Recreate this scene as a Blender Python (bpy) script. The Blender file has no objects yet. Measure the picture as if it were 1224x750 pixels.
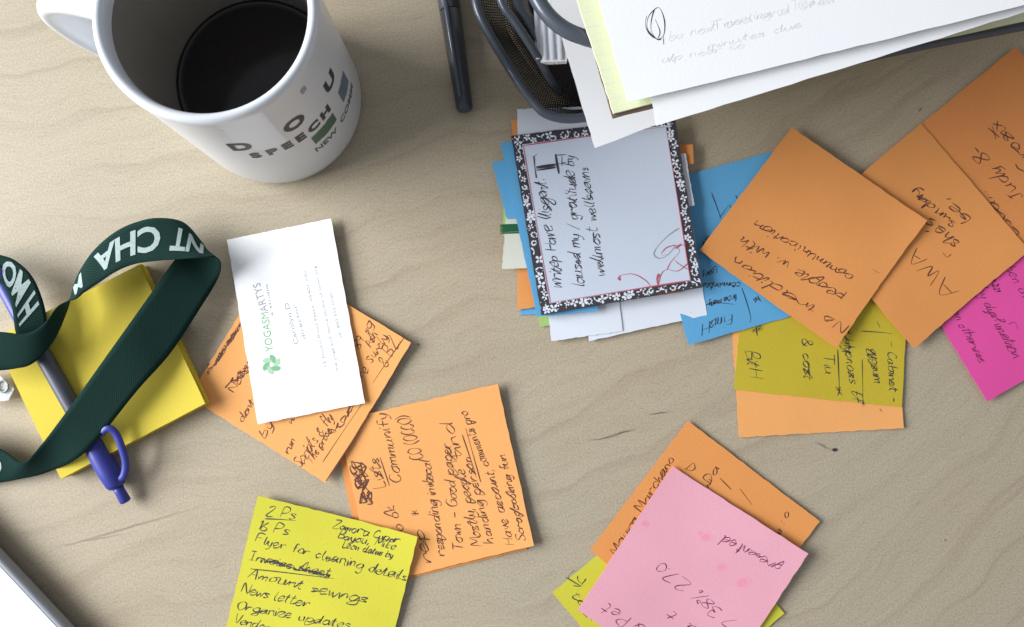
import bpy, bmesh, math, random
from mathutils import Vector, Matrix
random.seed(7)
MM = 0.001
S = bpy.context.scene
COL = S.collection

# ------------------------------------------------------------------ camera
H, F, NX, NY, CX, CY = 366.0, 915.0, 600.0, 448.0, 612.0, 375.0
dn = Vector(((NX-CX)/F, -(NY-CY)/F, -1)).normalized()
wz = -dn
wx = (Vector((1, 0, 0)) - wz*wz.x).normalized()
wy = wz.cross(wx)
R3 = Matrix((wx, wy, wz))                     # world = R3 @ camera
def P(px, py, z=0.0):
    """point of the photograph (px) on the horizontal plane z (mm) -> mm"""
    d = R3 @ Vector(((px-CX)/F, -(py-CY)/F, -1))
    t = (z-H)/d.z
    return Vector((d.x*t, d.y*t, z))
cam_d = bpy.data.cameras.new('camera'); cam = bpy.data.objects.new('camera', cam_d); COL.objects.link(cam)
cam_d.sensor_width = 36; cam_d.lens = 36*F/1224; cam_d.clip_start = 0.01; cam_d.clip_end = 50
cam.matrix_world = Matrix.Translation((0, 0, H*MM)) @ R3.to_4x4()
S.camera = cam

# ------------------------------------------------------------------ light
w = bpy.data.worlds.new('World'); S.world = w; w.use_nodes = True
w.node_tree.nodes['Background'].inputs[0].default_value = (0.80, 0.84, 0.92, 1)
w.node_tree.nodes['Background'].inputs[1].default_value = 0.33
def area(name, loc, target, sx, sy, power, col):
    l = bpy.data.lights.new(name, 'AREA'); l.shape = 'RECTANGLE'; l.size = sx; l.size_y = sy
    l.energy = power; l.color = col
    o = bpy.data.objects.new(name, l); COL.objects.link(o); o.location = loc
    o.rotation_euler = (Vector(target)-Vector(loc)).to_track_quat('-Z', 'Y').to_euler()
    return o
area('window_light', (-1.30, 0.06, 0.68), (0.0, 0.02, 0), 1.10, 0.75, 42.0, (0.95, 0.97, 1.0))
S.view_settings.view_transform = 'Standard'; S.view_settings.look = 'None'
S.view_settings.exposure = 0.12; S.view_settings.gamma = 1.0
S.render.resolution_x = 1024; S.render.resolution_y = 627

# ------------------------------------------------------------------ materials
def nt(name):
    m = bpy.data.materials.new(name); m.use_nodes = True
    n = m.node_tree; b = n.nodes['Principled BSDF']
    return m, n, b
def N(n, t, **kw):
    o = n.nodes.new(t)
    for k, v in kw.items(): setattr(o, k, v)
    return o
def coords(n, scale=(1, 1, 1), kind='Object'):
    tc = N(n, 'ShaderNodeTexCoord'); mp = N(n, 'ShaderNodeMapping'); mp.inputs['Scale'].default_value = scale
    n.links.new(tc.outputs[kind], mp.inputs[0]); return mp.outputs[0]
def noise(n, vec, scale, detail=3, rough=.5):
    o = N(n, 'ShaderNodeTexNoise'); o.inputs['Scale'].default_value = scale
    o.inputs['Detail'].default_value = detail; o.inputs['Roughness'].default_value = rough
    n.links.new(vec, o.inputs['Vector']); return o.outputs[0]
def math_(n, op, a, b=None, clamp=False):
    o = N(n, 'ShaderNodeMath', operation=op); o.use_clamp = clamp
    for i, v in enumerate((a, b)):
        if v is None: continue
        if isinstance(v, (int, float)): o.inputs[i].default_value = v
        else: n.links.new(v, o.inputs[i])
    return o.outputs[0]
def ramp(n, f, stops):
    o = N(n, 'ShaderNodeValToRGB'); e = o.color_ramp.elements
    while len(e) < len(stops): e.new(.5)
    for el, (p, c) in zip(e, stops): el.position = p; el.color = (*c, 1) if len(c) == 3 else c
    n.links.new(f, o.inputs[0]); return o.outputs[0]
def mixc(n, f, a, b, mode='MIX'):
    o = N(n, 'ShaderNodeMix', data_type='RGBA', blend_type=mode)
    for i, v in ((0, f), (6, a), (7, b)):
        if isinstance(v, (int, float)): o.inputs[i].default_value = v
        elif isinstance(v, tuple): o.inputs[i].default_value = (*v, 1)
        else: n.links.new(v, o.inputs[i])
    return o.outputs[2]
def bump(n, b, h, strength, dist):
    o = N(n, 'ShaderNodeBump'); o.inputs['Strength'].default_value = strength; o.inputs['Distance'].default_value = dist
    n.links.new(h, o.inputs['Height']); n.links.new(o.outputs[0], b.inputs['Normal'])

def paper(name, col, var=.07, rough=.8, sheen=0.0, grain=.10):
    m, n, b = nt(name); v = coords(n)
    big = noise(n, v, 35, 3); fine = noise(n, v, 1500, 2, .7)
    k = math_(n, 'ADD', math_(n, 'MULTIPLY', math_(n, 'SUBTRACT', big, .5), var*2),
              math_(n, 'MULTIPLY', math_(n, 'SUBTRACT', fine, .5), grain*2))
    k = math_(n, 'ADD', k, 1.0)
    c = N(n, 'ShaderNodeVectorMath', operation='SCALE'); c.inputs[0].default_value = col
    n.links.new(k, c.inputs['Scale']); n.links.new(c.outputs[0], b.inputs['Base Color'])
    b.inputs['Roughness'].default_value = rough
    b.inputs['Specular IOR Level'].default_value = .25
    bump(n, b, noise(n, v, 900, 3, .6), .35, .00012)
    return m
def plain(name, col, rough=.5, metal=0, coat=0, spec=.5, nz=60, amt=.06):
    m, n, b = nt(name); v = coords(n)
    f = noise(n, v, nz, 4, .6)
    k = math_(n, 'ADD', math_(n, 'MULTIPLY', math_(n, 'SUBTRACT', f, .5), amt*2), 1.0)
    c = N(n, 'ShaderNodeVectorMath', operation='SCALE'); c.inputs[0].default_value = col
    n.links.new(k, c.inputs['Scale']); n.links.new(c.outputs[0], b.inputs['Base Color'])
    r = math_(n, 'ADD', math_(n, 'MULTIPLY', f, .15), rough-.07, True); n.links.new(r, b.inputs['Roughness'])
    b.inputs['Metallic'].default_value = metal; b.inputs['Coat Weight'].default_value = coat
    b.inputs['Specular IOR Level'].default_value = spec
    return m
ORANGE = (0.78, 0.32, 0.095)
M = dict(
    orange=paper('orange_note_paper', ORANGE),
    orange_deep=paper('deep_orange_note_paper', (0.74, 0.28, 0.085)),
    orange_pale=paper('pale_orange_note_paper', (0.88, 0.41, 0.135)),
    lime=paper('lime_note_paper', (0.64, 0.60, 0.055)),
    olive=paper('mustard_note_paper', (0.55, 0.43, 0.035)),
    yellow=paper('yellow_pad_paper', (0.70, 0.56, 0.065)),
    blue=paper('blue_note_paper', (0.12, 0.39, 0.66)),
    pink=paper('pale_pink_note_paper', (0.82, 0.40, 0.48)),
    magenta=paper('magenta_note_paper', (0.80, 0.09, 0.36)),
    white=paper('white_paper', (0.80, 0.82, 0.85), .03, .7, 0, .04),
    bright=paper('bright_white_paper', (0.93, 0.94, 0.945), .02, .65, 0, .03),
    card=paper('white_card', (0.74, 0.78, 0.85), .03, .65, 0, .05),
    cardblue=paper('cool_white_card', (0.60, 0.66, 0.76), .04, .65, 0, .06),
    cream=paper('cream_card', (0.70, 0.70, 0.60), .03),
    legal=paper('pale_yellow_ruled_paper', (0.80, 0.84, 0.56), .03),
    green=paper('pale_green_card', (0.38, 0.55, 0.18), .05),
    dgreen=paper('dark_green_print', (0.02, 0.12, 0.05), .05),
    board=paper('brown_card_backing', (0.17, 0.12, 0.085), .08),
    ink=plain('black_ballpoint_ink', (0.05, 0.045, 0.055), .6, spec=.3),
    inkbrown=plain('dark_ink_on_orange', (0.13, 0.05, 0.035), .6, spec=.3),
    inkpurple=plain('plum_ink', (0.20, 0.03, 0.10), .6, spec=.3),
    inkgrey=plain('grey_print', (0.34, 0.36, 0.40), .6, spec=.3),
    inkfaint=plain('faint_pencil', (0.80, 0.81, 0.83), .7, spec=.3),
    logo=plain('green_logo_print', (0.22, 0.50, 0.27), .6, spec=.3),
    logo2=plain('pale_green_logo_print', (0.42, 0.66, 0.44), .6, spec=.3),
    red=plain('red_print', (0.50, 0.09, 0.14), .6, spec=.3),
    stain=plain('rosy_stain', (0.83, 0.33, 0.42), .8, spec=.2), stain0=plain('faint_rosy_stain', (0.86, 0.38, 0.48), .8, spec=.2),
    inner=plain('taupe_glaze', (0.27, 0.25, 0.22), .35, coat=.2, amt=.12),
    ceramic=plain('white_glazed_ceramic', (0.73, 0.76, 0.80), .30, coat=.3, amt=.02),
    mugblack=plain('black_mug_print', (0.03, 0.03, 0.035), .4),
    muggreen=plain('green_mug_print', (0.05, 0.14, 0.08), .4),
    mugblue=plain('slate_blue_mug_print', (0.12, 0.18, 0.25), .4),
    black=plain('black_plastic', (0.045, 0.05, 0.062), .36, coat=.3),
    steel=plain('dark_grey_powder_coated_steel', (0.085, 0.10, 0.125), .36, metal=.25, coat=.3),
    wire=plain('black_wire', (0.05, 0.048, 0.05), .4, metal=.5),
    bluep=plain('blue_pen_plastic', (0.035, 0.045, 0.30), .45, coat=.1),
    greyp=plain('smoky_pen_barrel', (0.06, 0.065, 0.09), .5, coat=.1),
    pearl=plain('white_tablet_surface', (0.86, 0.88, 0.92), .4),
    rim=plain('grey_metal_rim', (0.32, 0.34, 0.37), .5, metal=.2),
    thread=plain('pale_woven_lettering', (0.36, 0.44, 0.43), .9, spec=.2, nz=900, amt=.35),
)
# clear plastic
def clear():
    m, n, b = nt('clear_plastic'); b.inputs['Base Color'].default_value = (.8, .85, .85, 1)
    b.inputs['Roughness'].default_value = .2; b.inputs['Transmission Weight'].default_value = .55
    return m
M['clear'] = clear()
# coffee: dark, glossy liquid
def coffee_m():
    m, n, b = nt('black_coffee'); b.inputs['Roughness'].default_value = .12
    v = coords(n); c = ramp(n, noise(n, v, 30, 3), [(.3, (.014, .011, .012)), (.7, (.022, .017, .017))])
    n.links.new(c, b.inputs['Base Color']); return m
M['coffee'] = coffee_m()
# woven ribbon: fine diagonal weave from UV
def ribbon_m():
    m, n, b = nt('green_woven_ribbon')
    uv = coords(n, (1, 1, 1), 'UV')
    wv = N(n, 'ShaderNodeTexWave'); wv.inputs['Scale'].default_value = 420; wv.inputs['Distortion'].default_value = 1.5
    wv.wave_type = 'BANDS'; wv.bands_direction = 'DIAGONAL'
    n.links.new(uv, wv.inputs['Vector'])
    f = math_(n, 'ADD', math_(n, 'MULTIPLY', wv.outputs[1], .5), math_(n, 'MULTIPLY', noise(n, uv, 900, 2, .7), .5))
    c = ramp(n, f, [(.25, (.006, .020, .0165)), (.75, (.010, .036, .029))])
    n.links.new(c, b.inputs['Base Color']); b.inputs['Roughness'].default_value = .9
    b.inputs['Sheen Weight'].default_value = .05; b.inputs['Sheen Tint'].default_value = (.3, .75, .75, 1)
    b.inputs['Specular IOR Level'].default_value = .10
    bump(n, b, f, .3, .0002)
    return m
M['ribbon'] = ribbon_m()
# desk veneer
def desk_m():
    m, n, b = nt('pale_birch_veneer'); tc = N(n, 'ShaderNodeTexCoord')
    sp = N(n, 'ShaderNodeSeparateXYZ'); n.links.new(tc.outputs['Object'], sp.inputs[0])
    x, y = sp.outputs[0], sp.outputs[1]
    wob = math_(n, 'MULTIPLY', math_(n, 'SUBTRACT', noise(n, tc.outputs['Object'], 9, 2), .5), .05)
    wob2 = math_(n, 'MULTIPLY', math_(n, 'SUBTRACT', noise(n, tc.outputs['Object'], 38, 3), .5), .009)
    xm = math_(n, 'MAXIMUM', x, 0.0)
    t = math_(n, 'SUBTRACT', y, math_(n, 'MULTIPLY', x, .22))
    t = math_(n, 'SUBTRACT', t, math_(n, 'MULTIPLY', math_(n, 'MULTIPLY', xm, xm), 1.35))
    t = math_(n, 'ADD', t, math_(n, 'ADD', wob, wob2))
    # fine flecks elongated along the grain
    cb = N(n, 'ShaderNodeCombineXYZ')
    n.links.new(math_(n, 'MULTIPLY', x, 22.0), cb.inputs[0]); n.links.new(math_(n, 'MULTIPLY', t, 260.0), cb.inputs[1])
    fleck = noise(n, cb.outputs[0], 1.0, 4, .65)
    cb2 = N(n, 'ShaderNodeCombineXYZ')
    n.links.new(math_(n, 'MULTIPLY', x, 5.0), cb2.inputs[0]); n.links.new(math_(n, 'MULTIPLY', t, 38.0), cb2.inputs[1])
    band = noise(n, cb2.outputs[0], 1.0, 3, .55)
    # growth lines: thin, darker, irregularly spaced and fading in and out
    ph = math_(n, 'ADD', math_(n, 'MULTIPLY', t, 36.0), math_(n, 'MULTIPLY', band, 1.5))
    fr = math_(n, 'FRACT', ph)
    ln = ramp(n, fr, [(0.0, (0, 0, 0)), (.70, (.0, .0, .0)), (.93, (1, 1, 1)), (1.0, (0, 0, 0))])
    fade = ramp(n, noise(n, tc.outputs['Object'], 11, 3), [(.36, (.10, .10, .10)), (.62, (1, 1, 1))])
    ln = math_(n, 'MULTIPLY', ln, fade)
    base = ramp(n, band, [(.25, (.435, .360, .250)), (.55, (.468, .390, .276)), (.8, (.495, .420, .303))])
    # gentle change of tone across the board: warmer to one end, greyer to the other
    tone = noise(n, tc.outputs['Object'], 4.0, 2)
    base = mixc(n, ramp(n, tone, [(.35, (0, 0, 0)), (.65, (.6, .6, .6))]), base, (.455, .404, .300))
    c = mixc(n, math_(n, 'MULTIPLY', ln, .33), base, (.30, .215, .15))
    fl = ramp(n, fleck, [(.30, (.93, .92, .91)), (.52, (1, 1, 1)), (.8, (1.03, 1.03, 1.03))])
    c = mixc(n, .8, c, fl, 'MULTIPLY')
    cb3 = N(n, 'ShaderNodeCombineXYZ')
    n.links.new(math_(n, 'MULTIPLY', x, 110.0), cb3.inputs[0]); n.links.new(math_(n, 'MULTIPLY', t, 1300.0), cb3.inputs[1])
    pore = ramp(n, noise(n, cb3.outputs[0], 1.0, 2, .6), [(.60, (1, 1, 1)), (.72, (.80, .77, .73))])
    c = mixc(n, .8, c, pore, 'MULTIPLY')
    gr = ramp(n, noise(n, tc.outputs['Object'], 1150, 2, .75), [(.25, (.68, .68, .69)), (.75, (1.28, 1.28, 1.27))])
    c = mixc(n, .8, c, gr, 'MULTIPLY')
    # short dark pores, scratches and one knot, each with its own place on the board
    def mark(c, px, py, ang, lx, ly, col, amt):
        p = P(px, py); a = math.radians(ang)
        dx = math_(n, 'SUBTRACT', x, p.x*MM); dy = math_(n, 'SUBTRACT', y, p.y*MM)
        u = math_(n, 'ADD', math_(n, 'MULTIPLY', dx, math.cos(a)), math_(n, 'MULTIPLY', dy, math.sin(a)))
        v = math_(n, 'SUBTRACT', math_(n, 'MULTIPLY', dy, math.cos(a)), math_(n, 'MULTIPLY', dx, math.sin(a)))
        v = math_(n, 'ADD', v, math_(n, 'MULTIPLY', math_(n, 'SUBTRACT', noise(n, tc.outputs['Object'], 160, 2), .5), .0014))
        u = math_(n, 'DIVIDE', u, lx*MM); v = math_(n, 'DIVIDE', v, ly*MM)
        d = math_(n, 'SQRT', math_(n, 'ADD', math_(n, 'MULTIPLY', u, u), math_(n, 'MULTIPLY', v, v)))
        k = math_(n, 'MULTIPLY', math_(n, 'SUBTRACT', 1.0, d, True), amt, True)
        return mixc(n, k, c, col)
    c = mark(c, 998, 538, -8, 1.9, 1.2, (.04, .04, .04), 2.2)
    c = mark(c, 984, 533, -25, 5.5, .9, (.16, .15, .13), .9)
    c = mark(c, 742, 518, 15, 10, .5, (.14, .10, .07), 1.3)
    c = mark(c, 722, 524, 9, 9, .5, (.17, .12, .08), 1.2)
    c = mark(c, 788, 494, 8, 7, .5, (.15, .11, .08), 1.2)
    c = mark(c, 150, 632, 16, 42, .75, (.27, .20, .15), 1.1)
    c = mark(c, 112, 645, 10, 24, .6, (.27, .20, .15), .9)
    c = mark(c, 1100, 131, 50, 1.8, .5, (.10, .09, .08), 1.3)
    c = mark(c, 500, 412, 0, .8, .6, (.12, .10, .08), 1.5)
    c = mark(c, 1130, 646, 0, .7, .5, (.1, .08, .06), 1.5)
    n.links.new(c, b.inputs['Base Color'])
    b.inputs['Roughness'].default_value = .46; b.inputs['Specular IOR Level'].default_value = .35
    bump(n, b, fleck, .12, .0003)
    return m
M['desk'] = desk_m()

# ------------------------------------------------------------------ mesh helpers
def link(name, verts, faces, mat, parent=None, smooth=False, origin=None, uvs=None):
    """verts in mm, world; object origin at `origin` (mm)"""
    o0 = Vector(origin) if origin is not None else Vector((0, 0, 0))
    me = bpy.data.meshes.new(name)
    me.from_pydata([tuple((Vector(v)-o0)*MM) for v in verts], [], faces)
    if smooth: me.polygons.foreach_set('use_smooth', [True]*len(me.polygons))
    if uvs:
        l = me.uv_layers.new(name='uv')
        for lp in me.loops: l.data[lp.index].uv = uvs[lp.vertex_index]
    me.materials.append(M[mat]); me.update()
    ob = bpy.data.objects.new(name, me); COL.objects.link(ob)
    ob.location = o0*MM
    if parent is not None:
        ob.parent = parent; ob.location = (o0-Vector(parent['_o']))*MM
    ob['_o'] = tuple(o0)
    return ob
def tag(o, label, cat, group=None):
    o['label'] = label; o['category'] = cat
    if group: o['group'] = group
    return o
def empty(name, loc):
    o = bpy.data.objects.new(name, None); COL.objects.link(o); o.empty_display_size = .01
    o.location = Vector(loc)*MM; o['_o'] = tuple(loc); return o
def spline(pts, sub=6):
    """Catmull-Rom through tuples of any length"""
    out = []; n = len(pts)
    for i in range(n-1):
        p0 = pts[max(i-1, 0)]; p1 = pts[i]; p2 = pts[i+1]; p3 = pts[min(i+2, n-1)]
        for k in range(sub):
            t = k/sub
            out.append(tuple(.5*((2*b)+(-a+c)*t+(2*a-5*b+4*c-d)*t*t+(-a+3*b-3*c+d)*t**3) for a, b, c, d in zip(p0, p1, p2, p3)))
    out.append(tuple(pts[-1])); return out
def tube_geo(path, rad, seg=12, V=None, Fc=None, cap=True, flat=1.0):
    V = [] if V is None else V; Fc = [] if Fc is None else Fc
    path = [Vector(p) for p in path]; n = len(path); up = Vector((0, 0, 1)); base = len(V)
    for i, p in enumerate(path):
        t = (path[min(i+1, n-1)]-path[max(i-1, 0)]).normalized()
        a = t.cross(up)
        if a.length < .05: a = t.cross(Vector((0, 1, 0)))
        a.normalize(); b = a.cross(t)
        r = rad[i] if isinstance(rad, (list, tuple)) else rad
        for k in range(seg):
            q = 2*math.pi*k/seg; V.append(p+a*math.cos(q)*r+b*math.sin(q)*r*flat)
    for i in range(n-1):
        for k in range(seg):
            a = base+i*seg+k; b = base+i*seg+(k+1) % seg
            Fc.append((a, b, b+seg, a+seg))
    if cap:
        Fc.append(tuple(base+k for k in range(seg))[::-1]); Fc.append(tuple(base+(n-1)*seg+k for k in range(seg)))
    return V, Fc
def tube(name, path, rad, mat, parent=None, seg=14, flat=1.0, origin=None):
    V, Fc = tube_geo(path, rad, seg, flat=flat)
    return link(name, V, Fc, mat, parent, True, origin)

# ------------------------------------------------------------------ sheets (notes, cards, paper)
class Sheet:
    def __init__(s, corners, z, lifts=(0, 0, 0, 0), bow=0.0, wav=.25, th=.16, n=26, power=2.6, edge=.17):
        # corners px: top-left, top-right, bottom-right, bottom-left (any consistent order), at height z
        s.c = [P(*c, z) for c in corners]; s.z = z; s.l = lifts; s.bow = bow; s.wav = wav; s.th = th; s.n = n; s.p = power
        s.seed = random.random()*100; s.edge = edge
    def xy(s, u, v):
        a, b, c, d = s.c
        return a*(1-u)*(1-v)+b*u*(1-v)+c*u*v+d*(1-u)*v
    def h(s, u, v):
        u = min(max(u, 0), 1); v = min(max(v, 0), 1); l = s.l; p = s.p
        z = l[0]*((1-u)*(1-v))**p+l[1]*(u*(1-v))**p+l[2]*(u*v)**p+l[3]*((1-u)*v)**p
        z += s.bow*(2*v-1)**2
        z += s.wav*(1+math.sin(u*5.3+s.seed)*math.cos(v*4.1+s.seed*1.7))*.5
        return s.z+z
    def pt(s, u, v, dz=0):
        q = s.xy(u, v); return Vector((q.x, q.y, s.h(u, v)+dz))
    def inv(s, x, y):
        a, b, d = s.c[0], s.c[1], s.c[3]
        e1 = (b-a).xy; e2 = (d-a).xy; q = Vector((x, y))-a.xy
        det = e1.x*e2.y-e1.y*e2.x
        u = (q.x*e2.y-q.y*e2.x)/det; v = (e1.x*q.y-e1.y*q.x)/det
        for _ in range(3):       # bilinear refinement
            r = Vector((x, y))-s.xy(u, v).xy
            u += (r.x*e2.y-r.y*e2.x)/det; v += (e1.x*r.y-e1.y*r.x)/det
        return u, v
    def on(s, x, y, dz=.07):
        u, v = s.inv(x, y); return Vector((x, y, s.h(u, v)+s.th+dz))
    def build(s, name, mat, parent=None):
        n = s.n; V = []; Fc = []; rnd = random.Random(int(s.seed*1000))
        jit = [[rnd.uniform(-1, 1)*s.edge for _ in range(n+1)] for _ in range(4)]
        for top in (1, 0):
            for j in range(n+1):
                for i in range(n+1):
                    u, v = i/n, j/n; q = s.pt(u, v, s.th if top else 0)
                    if 0 < i < n and j in (0, n): q += (s.c[3]-s.c[0]).normalized()*jit[0 if j == 0 else 1][i]
                    if 0 < j < n and i in (0, n): q += (s.c[1]-s.c[0]).normalized()*jit[2 if i == 0 else 3][j]
                    V.append(q)
        m = (n+1)**2; V = V+V; q_ = 2*m
        for j in range(n):
            for i in range(n):
                a = j*(n+1)+i
                Fc.append((a+n+1, a+n+2, a+1, a)); Fc.append((m+a, m+a+1, m+a+n+2, m+a+n+1))
        for k in range(n):
            for a, b in ((k, k+1), ((n)*(n+1)+k+1, n*(n+1)+k), ((k+1)*(n+1), k*(n+1)), (k*(n+1)+n, (k+1)*(n+1)+n)):
                Fc.append((q_+a, q_+b, q_+b+m, q_+a+m))
        c = (s.c[0]+s.c[1]+s.c[2]+s.c[3])/4
        s.o = link(name, V, Fc, mat, parent, False, (c.x, c.y, s.z))
        # smooth only the top and bottom
        nf = n*n*2
        s.o.data.polygons.foreach_set('use_smooth', [i < nf for i in range(len(s.o.data.polygons))])
        return s.o

# single-stroke hand: tenths of the capital height, x-height 5
G = {
 'a': '5,4 3,5 1,4 0,2 1,0 3,0 5,3 5,5 5,1 6,0', 'b': '1,10 0,5 0,0 3,0 5,2 4,5 1,4', 'c': '5,4 3,5 1,4 0,2 1,0 3,0 5,1',
 'd': '5,4 3,5 1,4 0,2 1,0 3,0 5,3 6,10 5,1 6,0', 'e': '0,2 4,3 4,5 2,5 0,3 1,0 3,0 5,1', 'f': '5,9 3,10 2,8 2,0;0,5 5,5',
 'g': '5,4 3,5 1,4 0,2 2,0 5,3 5,5 5,-2 3,-4 0,-3', 'h': '1,10 0,0 1,3 3,5 4,4 4,0 5,0', 'i': '0,5 0,1 1,0;1,8 1,7',
 'j': '2,5 2,-2 0,-4;2,8 2,7', 'k': '1,10 0,0;4,5 0,2 4,0', 'l': '1,10 0,3 1,0 2,0', 'm': '0,5 0,0 1,4 3,5 3,0 4,4 6,5 6,1 7,0',
 'n': '0,5 0,0 1,4 3,5 4,4 4,1 5,0', 'o': '3,5 1,4 0,2 1,0 3,0 5,2 4,5 2,5', 'p': '0,5 0,-4;0,3 3,5 5,3 3,0 0,1',
 'q': '5,4 3,5 1,4 0,2 2,0 5,3 5,5 5,-4', 'r': '0,5 0,0 1,3 3,5 5,4', 's': '4,4 2,5 0,4 3,2 4,1 2,0 0,0', 't': '2,9 1,1 3,0;0,6 4,6',
 'u': '0,5 0,1 2,0 4,2 4,5 4,1 5,0', 'v': '0,5 2,0 4,5', 'w': '0,5 1,0 3,4 4,0 6,5', 'x': '0,5 4,0;4,5 0,0', 'y': '0,5 1,1 3,0 4,5 4,1 3,-3 0,-4',
 'z': '0,5 4,5 0,0 4,0', 'A': '0,0 3,10 6,0;1,4 5,4', 'B': '0,0 0,10 4,10 4,6 0,5 5,4 5,1 0,0', 'C': '6,9 3,10 0,6 1,1 4,0 6,2',
 'D': '1,0 1,10 4,9 6,5 4,1 0,0', 'E': '6,10 1,10 0,0 6,0;0,5 5,5', 'F': '6,10 1,10 0,0;0,5 5,6', 'G': '6,9 3,10 0,6 1,1 4,0 6,2 6,5 3,5',
 'H': '0,10 0,0;6,10 6,0;0,5 6,5', 'I': '0,10 4,10;2,10 2,0;0,0 4,0', 'J': '2,10 6,10;4,10 4,1 2,0 0,2', 'K': '0,10 0,0;6,10 0,5 6,0',
 'L': '0,10 0,0 5,0', 'M': '0,0 1,10 4,3 7,10 8,0', 'N': '0,0 0,10 6,0 6,10', 'O': '3,10 0,7 0,3 3,0 6,3 6,8 3,10', 'P': '0,0 0,10 4,10 6,8 4,5 0,4',
 'R': '0,0 0,10 4,10 5,8 4,5 0,5 6,0', 'S': '6,9 3,10 0,8 5,4 5,1 2,0 0,2', 'T': '0,10 8,10;4,10 4,0', 'U': '0,10 0,2 3,0 6,2 6,10',
 'V': '0,10 3,0 6,10', 'W': '0,10 2,0 4,7 6,0 8,10', 'Y': '0,10 3,5 6,10;3,5 2,0', 'Z': '0,10 6,10 0,0 6,0', 'X': '0,10 6,0;6,10 0,0', 'Q': '3,10 0,7 0,3 3,0 6,3 6,8 3,10;4,3 7,-1',
 '0': '3,10 0,7 0,3 3,0 5,3 5,8 3,10', '1': '0,8 2,10 2,0', '2': '0,8 3,10 5,8 0,0 6,0', '3': '0,9 4,10 4,6 1,5 5,3 3,0 0,1', '4': '3,10 0,4 6,4;4,7 4,0',
 '5': '5,10 1,10 0,6 4,5 4,1 0,0', '6': '4,10 0,4 1,0 4,0 5,3 1,5', '7': '0,10 6,10 2,0', '8': '3,5 0,8 3,10 5,8 0,2 3,0 5,2 3,5', '9': '5,8 2,10 0,7 4,6 5,8 4,0',
 '-': '0,4 5,4', '/': '0,-1 4,11', '.': '0,0 1,1', ',': '1,1 0,-2', '*': '0,2 5,8;5,2 0,8;2,9 2,1;0,5 5,5', '&': '6,0 1,7 3,10 4,7 0,3 1,0 4,0 6,4',
 '%': '0,0 6,10;1,10 0,7 2,8 1,10;5,2 4,0 6,0 5,2', '(': '3,11 0,7 0,3 3,-1', ')': '0,11 3,7 3,3 0,-1', "'": '1,10 0,8', '#': '1,0 2,10;4,0 5,10;0,3 6,3;0,7 6,7', ':': '0,1 0,2;0,5 0,6', '|': '0,11 0,-2', '!': '0,10 0,3;0,1 0,0',
}
class Ink:
    def __init__(s, sheet, width=.42, seed=1):
        s.sh = sheet; s.w = width; s.V = []; s.F = []; s.r = random.Random(seed); s.layer = 0
    def stroke(s, pts, w=None, sub=4, pressure=True):
        """pts: list of world xy (mm)"""
        w = w or s.w
        if len(pts) > 2: pts = spline([tuple(p) for p in pts], sub)
        if len(pts) == 2:
            a, b = Vector(pts[0]), Vector(pts[1]); k = max(2, int((b-a).length/2.5)); pts = [tuple(a.lerp(b, i/k)) for i in range(k+1)]
        n = len(pts); b0 = len(s.V); s.layer = (s.layer+1) % 9
        ph = s.r.random()*6
        for i in range(n):
            p = Vector(pts[i][:2]); q = Vector(pts[min(i+1, n-1)][:2]); o = Vector(pts[max(i-1, 0)][:2])
            t = q-o
            t = t.normalized() if t.length > 1e-6 else Vector((1, 0))
            k = w*.5*(.82+.42*math.sin(i*.5+ph)) if pressure else w*.5
            if i in (0, n-1): k *= .55
            nn = Vector((-t.y, t.x))*k
            for e in (p+nn, p-nn): s.V.append(s.sh.on(e.x, e.y, .05+.006*s.layer))
        for i in range(n-1): a = b0+2*i; s.F.append((a+1, a+3, a+2, a))
    def write(s, text, a, b, h, slant=.18, mess=.6, w=None, fit=True, z=None):
        """a, b px: baseline start and end; h px: capital height"""
        z = s.sh.z if z is None else z
        A = P(*a, z); B = P(*b, z); r = (B-A).xy; L = r.length; r.normalize(); u = Vector((-r.y, r.x))
        hm = h/ (F/(H-z)); k = hm/10
        glyphs = []; x = 0; last = None; mess *= 1.0; slant *= s.r.uniform(.6, 1.9)
        for ch in text:
            if ch == ' ': x += 5.0; last = None; continue
            g = G.get(ch)
            if g is None: continue
            st = [[tuple(map(float, p.split(','))) for p in q.split()] for q in g.split(';')]
            wd = max(p[0] for q in st for p in q)
            dy = s.r.uniform(-.7, .7)*mess; sc = 1+s.r.uniform(-.14, .14)*mess
            st = [[(x+p[0]*sc+s.r.uniform(-.6, .6)*mess, p[1]*sc+dy+s.r.uniform(-.6, .6)*mess) for p in q] for q in st]
            if last is not None and ch.islower() and s.r.random() < .6: glyphs[last] = glyphs[last]+st[0]; st = st[1:]
            else: last = len(glyphs); glyphs.append(st[0]); st = st[1:]
            if not ch.islower(): last = None
            glyphs += st
            x += wd*sc+1.25+s.r.uniform(-.5, .6)
        kx = L/max(x, 1) if fit else k
        dr = s.r.uniform(-.02, .02)
        for q in glyphs:
            s.stroke([A.xy+r*((p[0])*kx+p[1]*k*slant)+u*(p[1]*k+p[0]*kx*dr) for p in q], w)
    def line(s, pts, w=None, wob=.3):
        z = s.sh.z; q = []
        for p in pts:
            v = P(*p, z); q.append((v.x+s.r.uniform(-wob, wob), v.y+s.r.uniform(-wob, wob)))
        s.stroke(q, w)
    def scribble(s, a, b, h, n=14, w=None):
        z = s.sh.z; A = P(*a, z).xy; B = P(*b, z).xy; r = B-A; u = Vector((-r.y, r.x)).normalized()*(h/2.5)
        pts = []
        for i in range(n+1):
            t = i/n; pts.append(tuple(A+r*min(1, max(0, t+s.r.uniform(-.16, .16)))+u*s.r.uniform(-.5, .5)))
        s.stroke(pts, w or s.w*1.2)
    def done(s, name='handwriting', mat='ink'):
        if not s.V: return None
        c = s.sh.o['_o']
        return link(name, s.V, s.F, mat, s.sh.o, False, c)

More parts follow.
